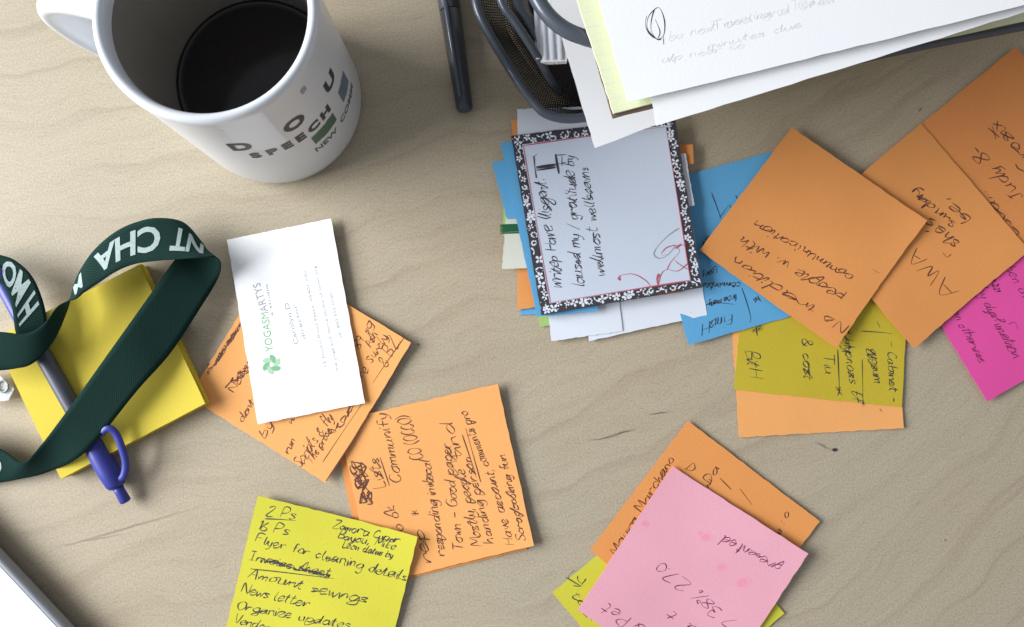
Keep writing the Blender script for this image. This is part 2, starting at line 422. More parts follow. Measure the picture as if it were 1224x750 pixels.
def text_geo(txt, size=1.0, offset=0.0, bold=0):
    cu = bpy.data.curves.new('t', 'FONT'); cu.body = txt; cu.size = size; cu.offset = offset; cu.resolution_u = 3
    o = bpy.data.objects.new('t', cu); COL.objects.link(o)
    dg = bpy.context.evaluated_depsgraph_get(); dg.update()
    me = bpy.data.meshes.new_from_object(o.evaluated_get(dg))
    bm = bmesh.new(); bm.from_mesh(me)
    bmesh.ops.triangulate(bm, faces=bm.faces[:])
    bmesh.ops.subdivide_edges(bm, edges=bm.edges[:], cuts=2, use_grid_fill=True)
    bm.verts.ensure_lookup_table()
    V = [tuple(v.co) for v in bm.verts]; Fc = [tuple(v.index for v in f.verts) for f in bm.faces]
    bm.free(); bpy.data.meshes.remove(me); bpy.data.objects.remove(o); bpy.data.curves.remove(cu)
    return V, Fc
def note(name, corners, z, mat, label, cat='sticky note', group=None, **kw):
    s = Sheet(corners, z, **kw); s.build(name, mat); tag(s.o, label, cat, group); return s

# ================================================================== SETTING: the desk
def slab(name, x0, x1, y0, y1, z0, z1, mat, parent=None):
    V = [(x, y, z) for z in (z0, z1) for y in (y0, y1) for x in (x0, x1)]
    return link(name, V, [(0, 2, 3, 1), (4, 5, 7, 6), (0, 1, 5, 4), (2, 6, 7, 3), (0, 4, 6, 2), (1, 3, 7, 5)], mat, parent)
desk = slab('desk', -900, 900, -560, 620, -28, 0, 'desk'); desk['kind'] = 'structure'

# ================================================================== MUG
AX = Vector((-108.5, 131.5)); MR = 41.0
def lathe(name, prof, mat, parent, seg=96, capped=True):
    V = []; Fc = []
    for r, z in prof:
        for k in range(seg):
            q = 2*math.pi*k/seg; V.append((AX.x+r*math.cos(q), AX.y+r*math.sin(q), z))
    for i in range(len(prof)-1):
        for k in range(seg):
            a = i*seg+k; b = i*seg+(k+1) % seg; Fc.append((a, b, b+seg, a+seg))
    Fc.append(tuple((len(prof)-1)*seg+k for k in range(seg)))
    return link(name, V, Fc, mat, parent, True, (AX.x, AX.y, 0))
mug = empty('coffee_mug', (AX.x, AX.y, 0))
tag(mug, 'white ceramic mug with black lettering and green and blue blocks, half full of coffee', 'mug')
prof = [(31, 1.2), (34, .3), (36, .3), (38.5, 1.5), (40.2, 4), (41, 9), (41, 40), (41, 70), (41, 88), (41.3, 92), (41.2, 94.2), (40.4, 95.4), (39.2, 95.8),
        (38.0, 95.3), (37.2, 94), (36.9, 91), (36.8, 89)]
V = []; Fc = []; sg = 96
for r, z in prof:
    for k in range(sg): q = 2*math.pi*k/sg; V.append((AX.x+r*math.cos(q), AX.y+r*math.sin(q), z))
for i in range(len(prof)-1):
    for k in range(sg): a = i*sg+k; b = i*sg+(k+1) % sg; Fc.append((a, b, b+sg, a+sg))
Fc.append(tuple(range(sg))[::-1])
body = link('body', V, Fc, 'ceramic', mug, True, (AX.x, AX.y, 0))
lathe('taupe_interior', [(36.8, 89), (36.8, 80), (36.8, 50), (36.8, 16), (36, 10), (33, 7), (28, 6)], 'inner', mug)  # inner surface in a mottled taupe, darker than the ceramic body
# handle: swept oval in the radial plane
ha = math.radians(168); hd = Vector((math.cos(ha), math.sin(ha))); hp = Vector((-hd.y, hd.x))
pr = spline([(38.5, 79), (48, 82.5), (60, 82), (70, 76), (74.5, 64), (73, 48), (66, 34), (54, 24), (44, 19), (38.5, 17)], 6)
V = []; Fc = []; sg = 18
for i, (r, z) in enumerate(pr):
    a = pr[max(i-1, 0)]; b = pr[min(i+1, len(pr)-1)]; t = Vector((b[0]-a[0], b[1]-a[1])).normalized(); nn = Vector((-t.y, t.x))
    fl = 1+.35*max(0, 1-min(i, len(pr)-1-i)/5)
    for k in range(sg):
        q = 2*math.pi*k/sg; c = math.copysign(abs(math.cos(q))**.8, math.cos(q)); s_ = math.copysign(abs(math.sin(q))**.8, math.sin(q))
        rr = r+nn.x*s_*3.4*fl; zz = z+nn.y*s_*3.4*fl; p = AX+hd*rr+hp*c*6.8*fl; V.append((p.x, p.y, zz))
for i in range(len(pr)-1):
    for k in range(sg): a = i*sg+k; b = i*sg+(k+1) % sg; Fc.append((a, a+sg, b+sg, b))
link('handle', V, Fc, 'ceramic', mug, True, (AX.x, AX.y, 0))
def cyl(ang, z, dr=.12): a = math.radians(ang); return (AX.x+(MR+dr)*math.cos(a), AX.y+(MR+dr)*math.sin(a), z)
def mug_text(items, mat, name):
    V = []; Fc = []
    for txt, ang, z, size, off in items:
        v, f = text_geo(txt, size, off); b = len(V)
        V += [cyl(ang+math.degrees(x/MR), z+y) for x, y, _ in v]; Fc += [tuple(i+b for i in q) for q in f]
    return link(name, V, Fc, mat, mug, False, (AX.x, AX.y, 0))
mug_text([('D', -91, 61, 12, .6), ('O', -58, 63, 12, .6), ('U', -25, 60, 12, .6)]+
         [(c, a, 49.5, 8.5, .5) for c, a in zip('SPEECH', (-84.5, -75, -65.5, -56.5, -47.5, -37))], 'mugblack', 'lettering')
mug_text([('NEW  COMM', -52, 29, 6, .12)], 'muggreen', 'small_lettering')
def patch(name, a0, a1, z0, z1, mat, n=8):
    V = []; Fc = []
    for i in range(n+1):
        for z in (z0, z1): V.append(cyl(a0+(a1-a0)*i/n, z+random.uniform(-.4, .4), .1))
    for i in range(n): a = 2*i; Fc.append((a, a+2, a+3, a+1))
    return link(name, V, Fc, mat, mug, False, (AX.x, AX.y, 0))
patch('printed_block', -49, -29, 37, 45.5, 'muggreen')
patch('printed_block', -18, -4, 38, 50, 'mugblue')
patch('printed_dot', -38, -34, 81, 84.5, 'inkgrey', 3)
# coffee in the mug
V = []; Fc = []
cz = 32.0
for r, z in [(0.01, cz), (20, cz), (33, cz), (35.6, cz+.1), (36.5, cz+.7)]:
    for k in range(64): q = 2*math.pi*k/64; V.append((AX.x+r*math.cos(q), AX.y+r*math.sin(q), z))
for i in range(4):
    for k in range(64): a = i*64+k; b = i*64+(k+1) % 64; Fc.append((a, a+64, b+64, b))
for r, z in [(36.5, 11), (0.01, 11)]:
    for k in range(64): q = 2*math.pi*k/64; V.append((AX.x+min(r, 35.8)*math.cos(q), AX.y+min(r, 35.8)*math.sin(q), z))
for i in (4, 5):
    for k in range(64): a = i*64+k; b = i*64+(k+1) % 64; Fc.append((a, a+64, b+64, b))
coffee = link('coffee', V, Fc, 'coffee', None, True, (AX.x, AX.y, 11))
tag(coffee, 'black coffee filling the lower part of the white mug', 'coffee')

# ================================================================== BLACK PEN
pen = empty('black_pen', P(548, 60, 0)); tag(pen, 'black capped pen lying beside the wire letter tray', 'pen')
a = P(556, 134, 5.0); b = P(533, -20, 6.0); d = (b-a).normalized(); L0 = (b-a).length
def along(t, off=0, dz=0): 
    pz = a+d*t; q = Vector((-d.y, d.x, 0))*off; return pz+q+Vector((0, 0, dz))
tube('cap', [along(t) for t in (0, .3, 1.2, 2.6, 22, 50)], [1.4, 2.9, 3.7, 4.1, 4.5, 5.2], 'black', pen, 24, origin=pen['_o'])
tube('barrel', [along(t) for t in (50, 50.5, 51, 130, 133)], [4.0, 4.9, 5.2, 5.4, 3.8], 'black', pen, 24, origin=pen['_o'])
tube('pocket_clip', [along(6, 1.4, 4.2), along(8, 1.4, 4.9), along(30, 1.5, 5.6), along(48, 1.6, 5.9), along(56, 1.6, 4.6)], [.7, 1.0, 1.1, 1.2, 1.0], 'steel', pen, 10, .6, origin=pen['_o'])

# ================================================================== WIRE LETTER TRAY with two tiers
tray = empty('letter_tray', P(760, 60, 0)); tag(tray, 'dark grey wire mesh letter tray with rounded tube rims under white papers', 'letter tray')
TO = tray['_o']
t1 = [(560, -110, 25), (566, -40, 25), (569, 0, 25), (577, 26, 25), (598, 63, 24), (620, 98, 22), (637, 121, 20), (655, 137, 19), (690, 141.5, 19), (760, 128, 20), (900, 98, 22), (1093, 56.5, 24), (1224, 31, 25), (1330, 9, 25)]
tube('lower_rim', [P(x, y, z) for x, y, z in spline(t1, 6)], 2.3, 'steel', tray, 14, origin=TO)
t2 = [(588, -90, 44), (590, -40, 44), (600, 4, 44), (612, 22, 43), (630, 48, 40), (646, 74, 34), (656, 92, 24), (664, 104, 12), (668, 110, 3)]
tube('middle_rim', [P(x, y, z) for x, y, z in spline(t2, 6)], 1.9, 'steel', tray, 14, origin=TO)
t3 = [(622, -80, 71), (630, -30, 71), (645, 4, 71), (664, 27, 70), (690, 42, 69), (730, 50, 68), (800, 38, 68), (1000, -10, 68)]
tube('upper_rim', [P(x, y, z) for x, y, z in spline(t3, 6)], 3.2, 'steel', tray, 16, origin=TO)
# dark side plate just inside the middle rim
V = []; Fc = []
sp = spline([(604, -60, 42), (612, 0, 42), (624, 20, 41), (640, 48, 38), (652, 72, 33)], 5)
for x, y, z in sp:
    p = P(x, y, z); q = P(x+21, y-5, z)+Vector((0, 0, -9))
    V += [p, q, p-Vector((0, 0, 1)), q-Vector((0, 0, 1))]
for i in range(len(sp)-1):
    k = 4*i; Fc += [(k, k+1, k+5, k+4), (k+2, k+6, k+7, k+3), (k, k+4, k+6, k+2), (k+1, k+3, k+7, k+5)]
link('side_plate', V, Fc, 'steel', tray, True, TO)
# posts joining the tiers
for (x, y) in ((1120, 36), (980, 60)):
    p = P(x, y, 24); tube('post', [p+Vector((4, 4, -21)), p+Vector((4, 4, 0)), p+Vector((3, 12, 25))], 1.8, 'steel', tray, 10, origin=TO)
# wire mesh: wall sloping from the lower rim down to a flat floor
rim1 = [P(x, y, z) for x, y, z in spline(t1[:10], 10)]
def resample(path, step):
    out = [path[0]]; acc = 0
    for a_, b_ in zip(path, path[1:]):
        L = (b_-a_).length; t = step-acc
        while t <= L: out.append(a_.lerp(b_, t/L)); t += step
        acc = (acc+L) % step if step > 0 else 0
    return out
rr = resample(rim1, 1.5)
ctr = P(760, 20, 0)
def mesh_pt(i, t):
    i = max(0, min(len(rr)-1, i)); r0 = rr[int(i)]
    inw = Vector((ctr.x-r0.x, ctr.y-r0.y, 0)).normalized()
    if t < 14: z = r0.z-(r0.z-3)*(t/14)**.8; q = r0+inw*(t*.95)
    else: z = 3; q = r0+inw*(13.3+(t-14))
    return Vector((q.x, q.y, z))
V = []; Fc = []; T = 64
for off in range(-T//2, len(rr)+T//2, 1):
    for sgn in (1, -1):
        path = []
        for j in range(0, T+1, 2):
            i = off+sgn*j*.45
            if 0 <= i < len(rr)-1: 
                f = i-int(i); path.append(mesh_pt(int(i), j).lerp(mesh_pt(int(i)+1, j), f)+Vector((0, 0, .12*sgn)))
        if len(path) > 1: tube_geo(path, .27, 4, V, Fc, False)
wm = link('wire_mesh', V, Fc, 'wire', tray, False, TO); wm['kind'] = 'stuff'

# ================================================================== PAPERS IN AND ON THE TRAY
s = note('folded_papers', [(634, -70), (685, -70), (677, 77), (646, 78)], 33, 'bright', 'bundle of folded white papers inside the wire tray', 'papers', wav=.6, th=3.0)
for k in range(4):
    x0 = 640+9*k; V, Fc = tube_geo([P(x0-4, -70, 36.9), P(x0, 0, 36.9), P(x0+3+.3*k, 71, 36.9)], .9, 8, flat=.5); link('fold', V, Fc, 'card', s.o, True, s.o['_o'])
sA = note('paper_sheet', [(640, -60), (1290, -215), (1360, -70), (710, 180)], 47, 'bright', 'white sheet at the bottom of the pile with its lower left corner sticking out farthest', 'sheet of paper', 'papers piled on the tray', lifts=(0, 0, 0, 3), wav=.4)
sY2 = note('paper_sheet', [(800, -110), (1270, -220), (1300, 10), (850, 106)], 44, 'legal', 'pale yellow sheet whose edge shows under the white pile at the right', 'sheet of paper', 'papers piled on the tray')
bk = Sheet([(664, -90), (1100, -190), (1170, 28), (732, 142.5)], 72, wav=.1, th=.9)
leg = empty('legal_pad', (bk.c[3].x, bk.c[3].y, 72)); tag(leg, 'pale yellow ruled notepad on brown card backing under the top white sheet', 'notepad')
bk.build('card_backing', 'board', leg)
py = Sheet([(660, -90), (1096, -190), (1166, 20), (733, 137)], 73.2, wav=.1, th=1.2); py.build('ruled_sheets', 'legal', leg)
ik = Ink(py, .3, 3)
for k in range(7):
    y = 16+k*17; ik.line([(694+k*5.0, y+2), (730+k*5, y-5)], .22, .1)
for e in ik.V: pass
ik.done('ruled_line', 'inkfaint')
sC = note('paper_sheet', [(740, -110), (1240, -230), (1300, -8), (784, 151)], 75.5, 'bright', 'white sheet just under the topmost one, its lower edge showing as a bright strip', 'sheet of paper', 'papers piled on the tray', lifts=(0, 0, 1, 0), wav=.3)
sB = Sheet([(690, -90), (1230, -230), (1290, -8), (750, 124)], 77.5, lifts=(0, 0, 1.0, 0), wav=.5, bow=.8)
sB.build('paper_sheet', 'bright'); tag(sB.o, 'topmost white sheet with an inked oval doodle near its left edge', 'sheet of paper', 'papers piled on the tray')
ik = Ink(sB, .33, 4)
ik.line([(783, 11), (775, 20), (774, 34), (779, 44), (786, 47), (793, 42), (795, 28), (792, 17), (786, 10), (780, 13)], .38)
ik.line([(782, 12), (778, 24), (779, 38), (785, 48), (791, 47)], .32)
ik.line([(772, 20), (771, 30), (774, 40), (781, 47)], .25)
ik.line([(783, 24), (786, 30), (789, 40), (787, 46)], .28)
ik.line([(793, 44), (793, 54)], .25)
ik.done('doodle', 'ink')
ik = Ink(sB, .26, 5)
ik.write('be next meeting - Tea', (800, 50), (975, 5), 11); ik.write('Tona and Crew', (850, 38), (1000, 6), 12); ik.write('alp near co', (790, 76), (890, 58), 10)
ik.write('minutes due', (845, 60), (960, 34), 9)
ik.done('faint_writing', 'inkfaint')

# ================================================================== STACK OF CARDS IN THE MIDDLE
GS = 'cards and notes stacked in the middle'
def card(corners, z, mat, label, cat='card', **kw): return note('card', corners, z, mat, label, cat, GS, th=.3, wav=.15, **kw)
card([(622, 300), (700, 300), (700, 372), (622, 377)], .3, 'blue', 'blue slip peeking out at the lower left under the bordered card', 'note')
card([(640, 340), (720, 330), (735, 380), (645, 391)], .8, 'green', 'pale green slip showing at the lower left corner of the stack', 'note')
card([(616, 200), (700, 195), (715, 355), (619, 371)], 1.3, 'orange', 'orange slip showing at the left edge under the cream card', 'note')
card([(670, 200), (815, 195), (845, 377), (704, 408)], 1.8, 'card', 'white card sticking out at the lower right of the stack')
card([(636, 190), (720, 180), (744, 396), (659, 408)], 2.3, 'card', 'narrow white card sticking out at the lower left of the stack')
card([(670, 200), (800, 190), (813, 350), (690, 366)], 2.8, 'orange', 'orange slip barely showing below the bordered card', 'note')
card([(602, 225), (680, 225), (700, 300), (601, 282)], 3.3, 'green', 'green slip edging out beside the white card with a dark green band', 'note')
s = card([(609, 204), (680, 200), (685, 318), (600, 322)], 3.8, 'cream', 'cream card with a dark green band, at the left edge of the stack')
ik = Ink(s, .5, 8)
for k in range(11): ik.line([(597.5+.05*k+(.0), 269.5+k*1.0), (632, 268.5+k*1.0)], .55, .05)
ik.done('green_band', 'dgreen')
ik = Ink(s, .4, 9); ik.line([(606, 262), (614, 240), (618, 228)], .5); ik.line([(607, 250), (622, 262)], .4); ik.done('sketch', 'inkgrey')
card([(611, 144), (680, 138), (690, 170), (614, 172)], 4.2, 'orange', 'orange slip poking out at the top left corner of the stack', 'note')
card([(720, 175), (828, 173), (829, 196), (725, 200)], 4.3, 'orange_deep', 'orange slip poking out at the right edge of the stack', 'note')
card([(588, 195), (660, 180), (668, 260), (606, 262)], 4.8, 'blue', 'sky blue slip reaching farthest left out of the stack', 'note')
card([(598, 171), (690, 165), (715, 372), (642, 379)], 5.3, 'blue', 'blue note slanting along the left border of the top card', 'note')
card([(700, 190), (819, 184), (830, 246), (710, 260)], 5.6, 'card', 'white card showing at the right edge of the stack')
card([(618, 131), (700, 128), (706, 175), (619, 175)], 5.9, 'card', 'white card showing above the black border, under the tray rim')
# top bordered card
T4 = [(611, 163), (806, 139), (839, 344), (647, 377)]
sT = Sheet(T4, 7.0, th=.5, wav=.1); sT.build('bordered_card', 'ink')
tag(sT.o, 'handwritten white card with black and white floral border on top of the stack', 'card', GS)
M['ink2'] = M['ink']
def uvpx(s_, u, v): q = s_.xy(u, v); return q
inn = Sheet([(624, 173), (796, 150), (826, 336), (657, 363)], 7.62, th=.05, wav=0, edge=.02)
inn.h = lambda u, v: sT.h(u*.88+.06, v*.88+.06)+.52
inn.build('writing_panel', 'cardblue', sT.o)
class Wrap:  # ink target that uses the card's top surface
    pass
# floral border: petals and scrolls as flat print
V = []; Fc = []; rb = random.Random(21)
def leaf(s_, u, v, r, ang, asp, dz, V, Fc, seg=9):
    c = s_.xy(u, v); b0 = len(V); z = sT.h(u, v)+.5+dz
    for k in range(seg):
        q = 2*math.pi*k/seg; x = math.cos(q)*r; y = math.sin(q)*r*asp*(1-.35*math.cos(q))
        V.append((c.x+x*math.cos(ang)-y*math.sin(ang), c.y+x*math.sin(ang)+y*math.cos(ang), z))
    Fc.append(tuple(range(b0, b0+seg)))
def frame_uv(t, w):  # t 0..4 round the frame, w 0..1 across it
    k = int(t) % 4; f = t-int(t); a_ = .062*w
    return [(f, a_), (1-a_, f), (1-f, 1-a_), (a_, 1-f)][k]
def petal(c, r0, L, wd, ang, dz):
    b0 = len(V); ca, sa = math.cos(ang), math.sin(ang)
    for k in range(8):
        q = 2*math.pi*k/8; x = r0+L*.5*(1+math.cos(q)); y = wd*.5*math.sin(q)*(1+.3*math.cos(q))
        X = c.x+x*ca-y*sa; Y = c.y+x*sa+y*ca; u, v = sT.inv(X, Y)
        u = min(max(u, .004), .996); v = min(max(v, .004), .996); e = sT.xy(u, v)
        V.append((e.x, e.y, sT.h(u, v)+.57+dz))
    Fc.append(tuple(range(b0, b0+8)))
nf = 92
for i in range(nf):
    u, v = frame_uv((4*i/nf+rb.uniform(-.012, .012)) % 4, rb.uniform(.3, .72)); c = sT.xy(u, v)
    kind = rb.random(); a0 = rb.uniform(0, 6.3)
    if kind < .45:                      # small flower
        m_ = rb.choice((4, 5)); R_ = rb.uniform(1.1, 2.1)
        for k in range(m_): petal(c, .25, R_, R_*.62, a0+2*math.pi*k/m_+rb.uniform(-.15, .15), .003*(i % 9)+.001*k)
    elif kind < .8:                     # scroll with a curled tip
        R_ = rb.uniform(1.0, 1.8)
        for k in range(7): q = a0+k*.7; rr_ = R_*(1-.12*k); petal(c+Vector((math.cos(q)*rr_, math.sin(q)*rr_, 0)), 0, 1.15, .62, q+1.6, .003*(i % 9)+.001*k)
    else:                               # sprig of two leaves
        petal(c, 0, 2.3, .8, a0, .003*(i % 9)); petal(c, 0, 1.8, .7, a0+2.2, .003*(i % 9)+.001)
    for k in range(2): u, v = frame_uv((4*i/nf+rb.uniform(-.03, .03)) % 4, rb.uniform(.1, .9)); petal(sT.xy(u, v), 0, rb.uniform(.4, .9), .4, rb.uniform(0, 6.3), .03)
link('floral_print', V, Fc, 'card', sT.o, False, sT.o['_o'])
inn.z = 7.6
class On:
    def __init__(s, base): s.z = 8.1; s.o = base.o
    def on(s, x, y, dz=.05):
        u, v = sT.inv(x, y); return Vector((x, y, sT.h(u, v)+.64+dz))
top = On(sT)
ik = Ink(top, .35, 11)
ik.line([(625.5, 174), (710, 162), (796, 151.5)], .5, .05); ik.line([(796, 151.5), (811, 244), (825.5, 335)], .4, .05); ik.line([(825.5, 335), (740, 349), (658, 362)], .5, .05); ik.line([(658, 362), (641, 265), (625.5, 174)], .5, .05)
ik.line([(778, 343), (771, 335), (757, 328), (742, 329), (738, 334)], 0.37); ik.line([(738, 332), (742, 335), (741, 330)], 0.75)
ik.line([(786, 341), (790, 328), (798, 322), (810, 324), (822, 314)], 0.34); ik.line([(786, 341), (786, 333), (788, 328)], 0.88)
ik.line([(798, 322), (803, 312), (812, 300), (806, 294)], 0.31); ik.line([(790, 303), (796, 296), (806, 293), (817, 294), (820, 290)], 0.41); ik.line([(808, 297), (814, 292)], 0.82)
ik.line([(822, 322), (812, 316), (806, 310)], 0.27)
ik.done('red_flourish', 'red')
ik = Ink(top, .4, 12)
ik.line([(812, 273), (800, 280), (788, 293), (782, 304), (787, 309), (797, 306), (808, 294)], .5); ik.line([(790, 305), (800, 303)], .4)
ik.done('grey_loop', 'inkgrey')
ik = Ink(top, .42, 13)
# large serif capital lying on its side
for k in range(5): ik.line([(641, 199.5+k*1.15), (664, 196.0+k*1.15)], .62, .05)
ik.line([(638, 187), (639, 200), (641, 213)], .8, .1); ik.line([(664, 184), (666, 196), (668, 208)], .9, .1); ik.line([(636, 188), (642, 184)], .5, .1)
ik.line([(664, 185), (677, 185)], .45); ik.line([(668, 196), (678, 193)], .5); ik.line([(672, 186), (672, 198)], .3)
ik.write('writep Have llisgent.', (672, 344), (651, 213), 16, mess=1.1); ik.write('laused my / gratitude by', (697, 342), (682, 186), 14, mess=1.1)
ik.write('wellmost wellbeams', (723, 330), (703, 198), 13, mess=1.1)
ik.done('handwriting', 'ink')

# ================================================================== STICKY NOTES ON THE RIGHT
GN = 'sticky notes scattered on the desk'
s = note('sticky_note', [(871, 330), (1069, 316), (1079, 512), (883, 523)], .25, 'orange_pale', 'blank orange sticky note peeking out below the mustard one', 'sticky note', GN, lifts=(0, 0, .8, .4))
ik = Ink(s, .3, 20); ik.line([(1050, 489), (1053, 493)], .3); ik.done('handwriting', 'inkbrown')
s = note('sticky_note', [(893, 280), (1088, 300), (1077, 487), (877, 466)], .7, 'olive', 'mustard yellow sticky note with underlined writing above the blank orange one', 'sticky note', GN, lifts=(0, 0, .5, 0))
ik = Ink(s, .42, 21)
ik.write('- Cabinet -', (1060, 408), (1062, 482), 11); ik.write('gypsum', (1040, 418), (1044, 460), 12); ik.line([(1030, 430), (1031, 486)], .45, .1)
ik.write('* Hypnosis ff', (1006, 392), (1017, 482), 13); ik.line([(1001, 418), (1003, 470)], .5, .1); ik.write('*', (996, 462), (999, 474), 10)
ik.line([(1029, 396), (1052, 398), (1066, 399)], .4); ik.line([(1048, 384), (1052, 392)], .5)
ik.write('Tiu', (984, 423), (986, 448), 13); ik.write('& cost', (959, 405), (962, 456), 12); ik.write('BitH', (891, 420), (897, 452), 15); ik.write('1-', (900, 385), (902, 404), 8)
ik.scribble((1008, 392), (1014, 420), 8, 12)
ik.done()
s = note('sticky_note', [(772, 222), (960, 172), (1010, 360), (822, 413)], 1.15, 'blue', 'sky blue sticky note between the card stack and the orange notes', 'sticky note', GN, lifts=(0, 0, 0, 1.2))
ik = Ink(s, .4, 22)
ik.write('Finish', (876, 374), (838, 390), -13 if False else 12, mess=1.2) if False else None
ik.write('FinisH', (874, 376), (837, 387), 13, mess=1.2)
ik.line([(825, 374), (850, 363), (878, 364)], .4) ; ik.write('from many', (880, 352), (846, 362), 9, mess=1.2)
ik.write('commented', (884, 338), (838, 340), 8, mess=1.2); ik.write('pay', (856, 322), (838, 328), 9)
ik.line([(850, 231), (860, 258), (861, 262)], .45); ik.line([(860, 260), (868, 250), (872, 246), (874, 252)], .35); ik.line([(886, 344), (891, 360), (896, 378), (896, 386)], .4); ik.line([(879, 234), (881, 238)], 1.0)
ik.write('are', (846, 282), (838, 292), 7)
ik.write('he', (905, 354), (899, 360), 8); ik.write('ax.', (908, 389), (895, 396), 8)
ik.done()
s = note('sticky_note', [(1079, 311), (1252, 214), (1350, 384), (1177, 480)], .9, 'magenta', 'hot magenta sticky note partly under the orange notes at the right', 'sticky note', GN, lifts=(0, 0, 0, 1.8))
ik = Ink(s, .42, 23)
ik.write('an otherwise', (1136, 372), (1172, 434), 10, mess=1.2); ik.write('by dysfunction', (1166, 345), (1209, 431), 13, mess=1.2); ik.write('when of', (1196, 312), (1224, 360), 12)
ik.scribble((1187, 336), (1193, 350), 9, 16, .6); ik.line([(1205, 388), (1212, 386), (1216, 394)], .3)
ik.done('handwriting', 'inkpurple')
nB = note('sticky_note', [(1060, 182), (1213, 57), (1336, 205), (1186, 332)], 1.5, 'orange_deep', 'deep orange sticky note at the right edge, partly under its neighbour', 'sticky note', GN, lifts=(0, .6, 0, 0))
ik = Ink(nB, .52, 24)
ik.write('Esca...', (1218, 280), (1176, 226), 17, mess=1.1); ik.write('Judy 8-', (1222, 236), (1168, 172), 15, mess=1.1); ik.write('Crosix', (1238, 200), (1190, 142), 17, mess=1.1); ik.write('~x', (1195, 166), (1180, 144), 10)
ik.done('handwriting', 'inkbrown')
nA = note('sticky_note', [(963, 264), (1101, 148), (1229, 300), (1090, 417)], 2.1, 'orange', 'orange sticky note with large writing, tucked under the tilted one', 'sticky note', GN, lifts=(0, 0, 0, 1.6), wav=.6)
ik = Ink(nA, .56, 25)
ik.write('AWA', (1146, 346), (1092, 296), 20, slant=.1, mess=1.1); ik.write('she\'s', (1146, 290), (1110, 258), 17, mess=1.2); ik.write('sunday', (1142, 268), (1092, 226), 13, mess=1.2); ik.write('be,', (1160, 262), (1130, 236), 14); ik.line([(1126, 302), (1131, 308), (1137, 304)], .4)
ik.done('handwriting', 'inkbrown')
nT = note('sticky_note', [(946, 153), (1105, 265), (997, 416), (835, 300)], 3.2, 'orange', 'tilted orange sticky note lying on top of the blue and mustard ones', 'sticky note', GN, lifts=(.3, 2.2, 1.6, .8), wav=1.0)
ik = Ink(nT, .5, 26)
ik.write('No tradition', (1012, 391), (874, 310), 13, mess=1.3); ik.write('people w. with', (1008, 353), (884, 283), 13, mess=1.3); ik.write('communication', (1019, 330), (900, 265), 11, mess=1.3); ik.line([(1042, 323), (1050, 327)], .35)
ik.done('handwriting', 'inkbrown')

# ================================================================== STICKY NOTES AT THE LOWER RIGHT
s = note('sticky_note', [(811, 583), (937, 733), (787, 860), (660, 708)], .25, 'lime', 'lime yellow sticky note at the bottom of the pink pile', 'sticky note', GN, lifts=(0, .5, 0, .8))
ik = Ink(s, .42, 30); ik.write('ly', (678, 692), (702, 698), 14); ik.write('to', (682, 712), (698, 728), 11); ik.write('as.', (692, 728), (708, 742), 11); ik.line([(676, 690), (694, 700)], .4); ik.done()
s = note('sticky_note', [(822, 503), (979, 623), (862, 778), (705, 658)], .75, 'orange', 'orange sticky note under the pale pink one', 'sticky note', GN, lifts=(.4, .8, 0, 0))
ik = Ink(s, .45, 31)
ik.write('Maura Marchano', (736, 664), (806, 548), 11, mess=1.0); ik.write('D', (818, 560), (826, 566), 10); ik.write('Da', (848, 580), (860, 558), 11); ik.line([(860, 572), (873, 585)], .4); ik.line([(884, 584), (898, 604)], .45)
ik.write('e : o', (932, 640), (944, 612), 9); ik.write('wi', (846, 586), (852, 572), 9)
ik.done('handwriting', 'inkbrown')
sP = note('sticky_note', [(803, 557), (963, 660), (852, 838), (690, 728)], 1.5, 'pink', 'pale pink sticky note with rosy spots on top of the pile', 'sticky note', GN, lifts=(.8, 2.6, 0, 1.0), wav=1.0)
ik = Ink(sP, .36, 32)
ik.write('presented', (932, 675), (862, 640), 12, mess=1.3); ik.write('7 38% 27.0', (883, 742), (788, 672), 14, mess=1.2); ik.write('u t', (836, 752), (798, 728), 12); ik.write('PB & Pet', (800, 768), (724, 716), 15)
ik.write('sh', (850, 772), (822, 748), 14)
ik.done('handwriting', 'inkpurple')
for (x, y, r) in ((843, 642, 2.4), (861, 677, 2.0), (886, 696, 3.0), (770, 626, 1.6), (836, 637, 1.2)):
    c = P(x, y, sP.z)
    for lay, (kf, mt) in enumerate(((1.25, 'stain0'), (.8, 'stain'))):
        V = []
        for k in range(16):
            q = 2*math.pi*k/16; rr_ = r*kf*(1+.12*math.sin(2*q+x)+.06*math.sin(5*q)); V.append(sP.on(c.x+rr_*math.cos(q), c.y+rr_*.85*math.sin(q), .04+.02*lay))
        link('rosy_spot', V, [tuple(range(16))], mt, sP.o, False, sP.o['_o'])

# ================================================================== NOTES AT THE LOWER LEFT
s = note('sticky_note', [(398, 512), (588, 466), (630, 657), (440, 703)], .25, 'orange', 'orange sticky note showing as a sliver beneath the written one', 'sticky note', GN)
sM = note('sticky_note', [(404, 503), (595, 459), (638, 651), (447, 699)], .75, 'orange_pale', 'orange sticky note crowded with upright lines of writing and a blacked out word', 'sticky note', GN, lifts=(0, 2.4, 2.2, 0), wav=.8)
ik = Ink(sM, .46, 40)
ik.scribble((436, 600), (424, 550), 14, 34, .7); ik.scribble((442, 602), (432, 552), 10, 24, .6)
ik.write('Lists', (460, 582), (451, 546), 14); ik.line([(466, 580), (455, 546)], .35); ik.write('Communify', (480, 576), (460, 494), 13); ik.write('in', (518, 581), (514, 568), 10); ik.write('CO (OCCO)', (506, 548), (488, 495), 15)
ik.write('we', (426, 632), (424, 616), 8); ik.write('to ok', (486, 640), (470, 602), 12); ik.write('*', (502, 616), (500, 608), 10)
ik.write('rep', (516, 672), (504, 632), 13); ik.write('responding in local', (532, 664), (514, 548), 12); ik.write('Town - Good paper', (554, 658), (536, 528), 12); ik.write('find', (554, 548), (540, 502), 14)
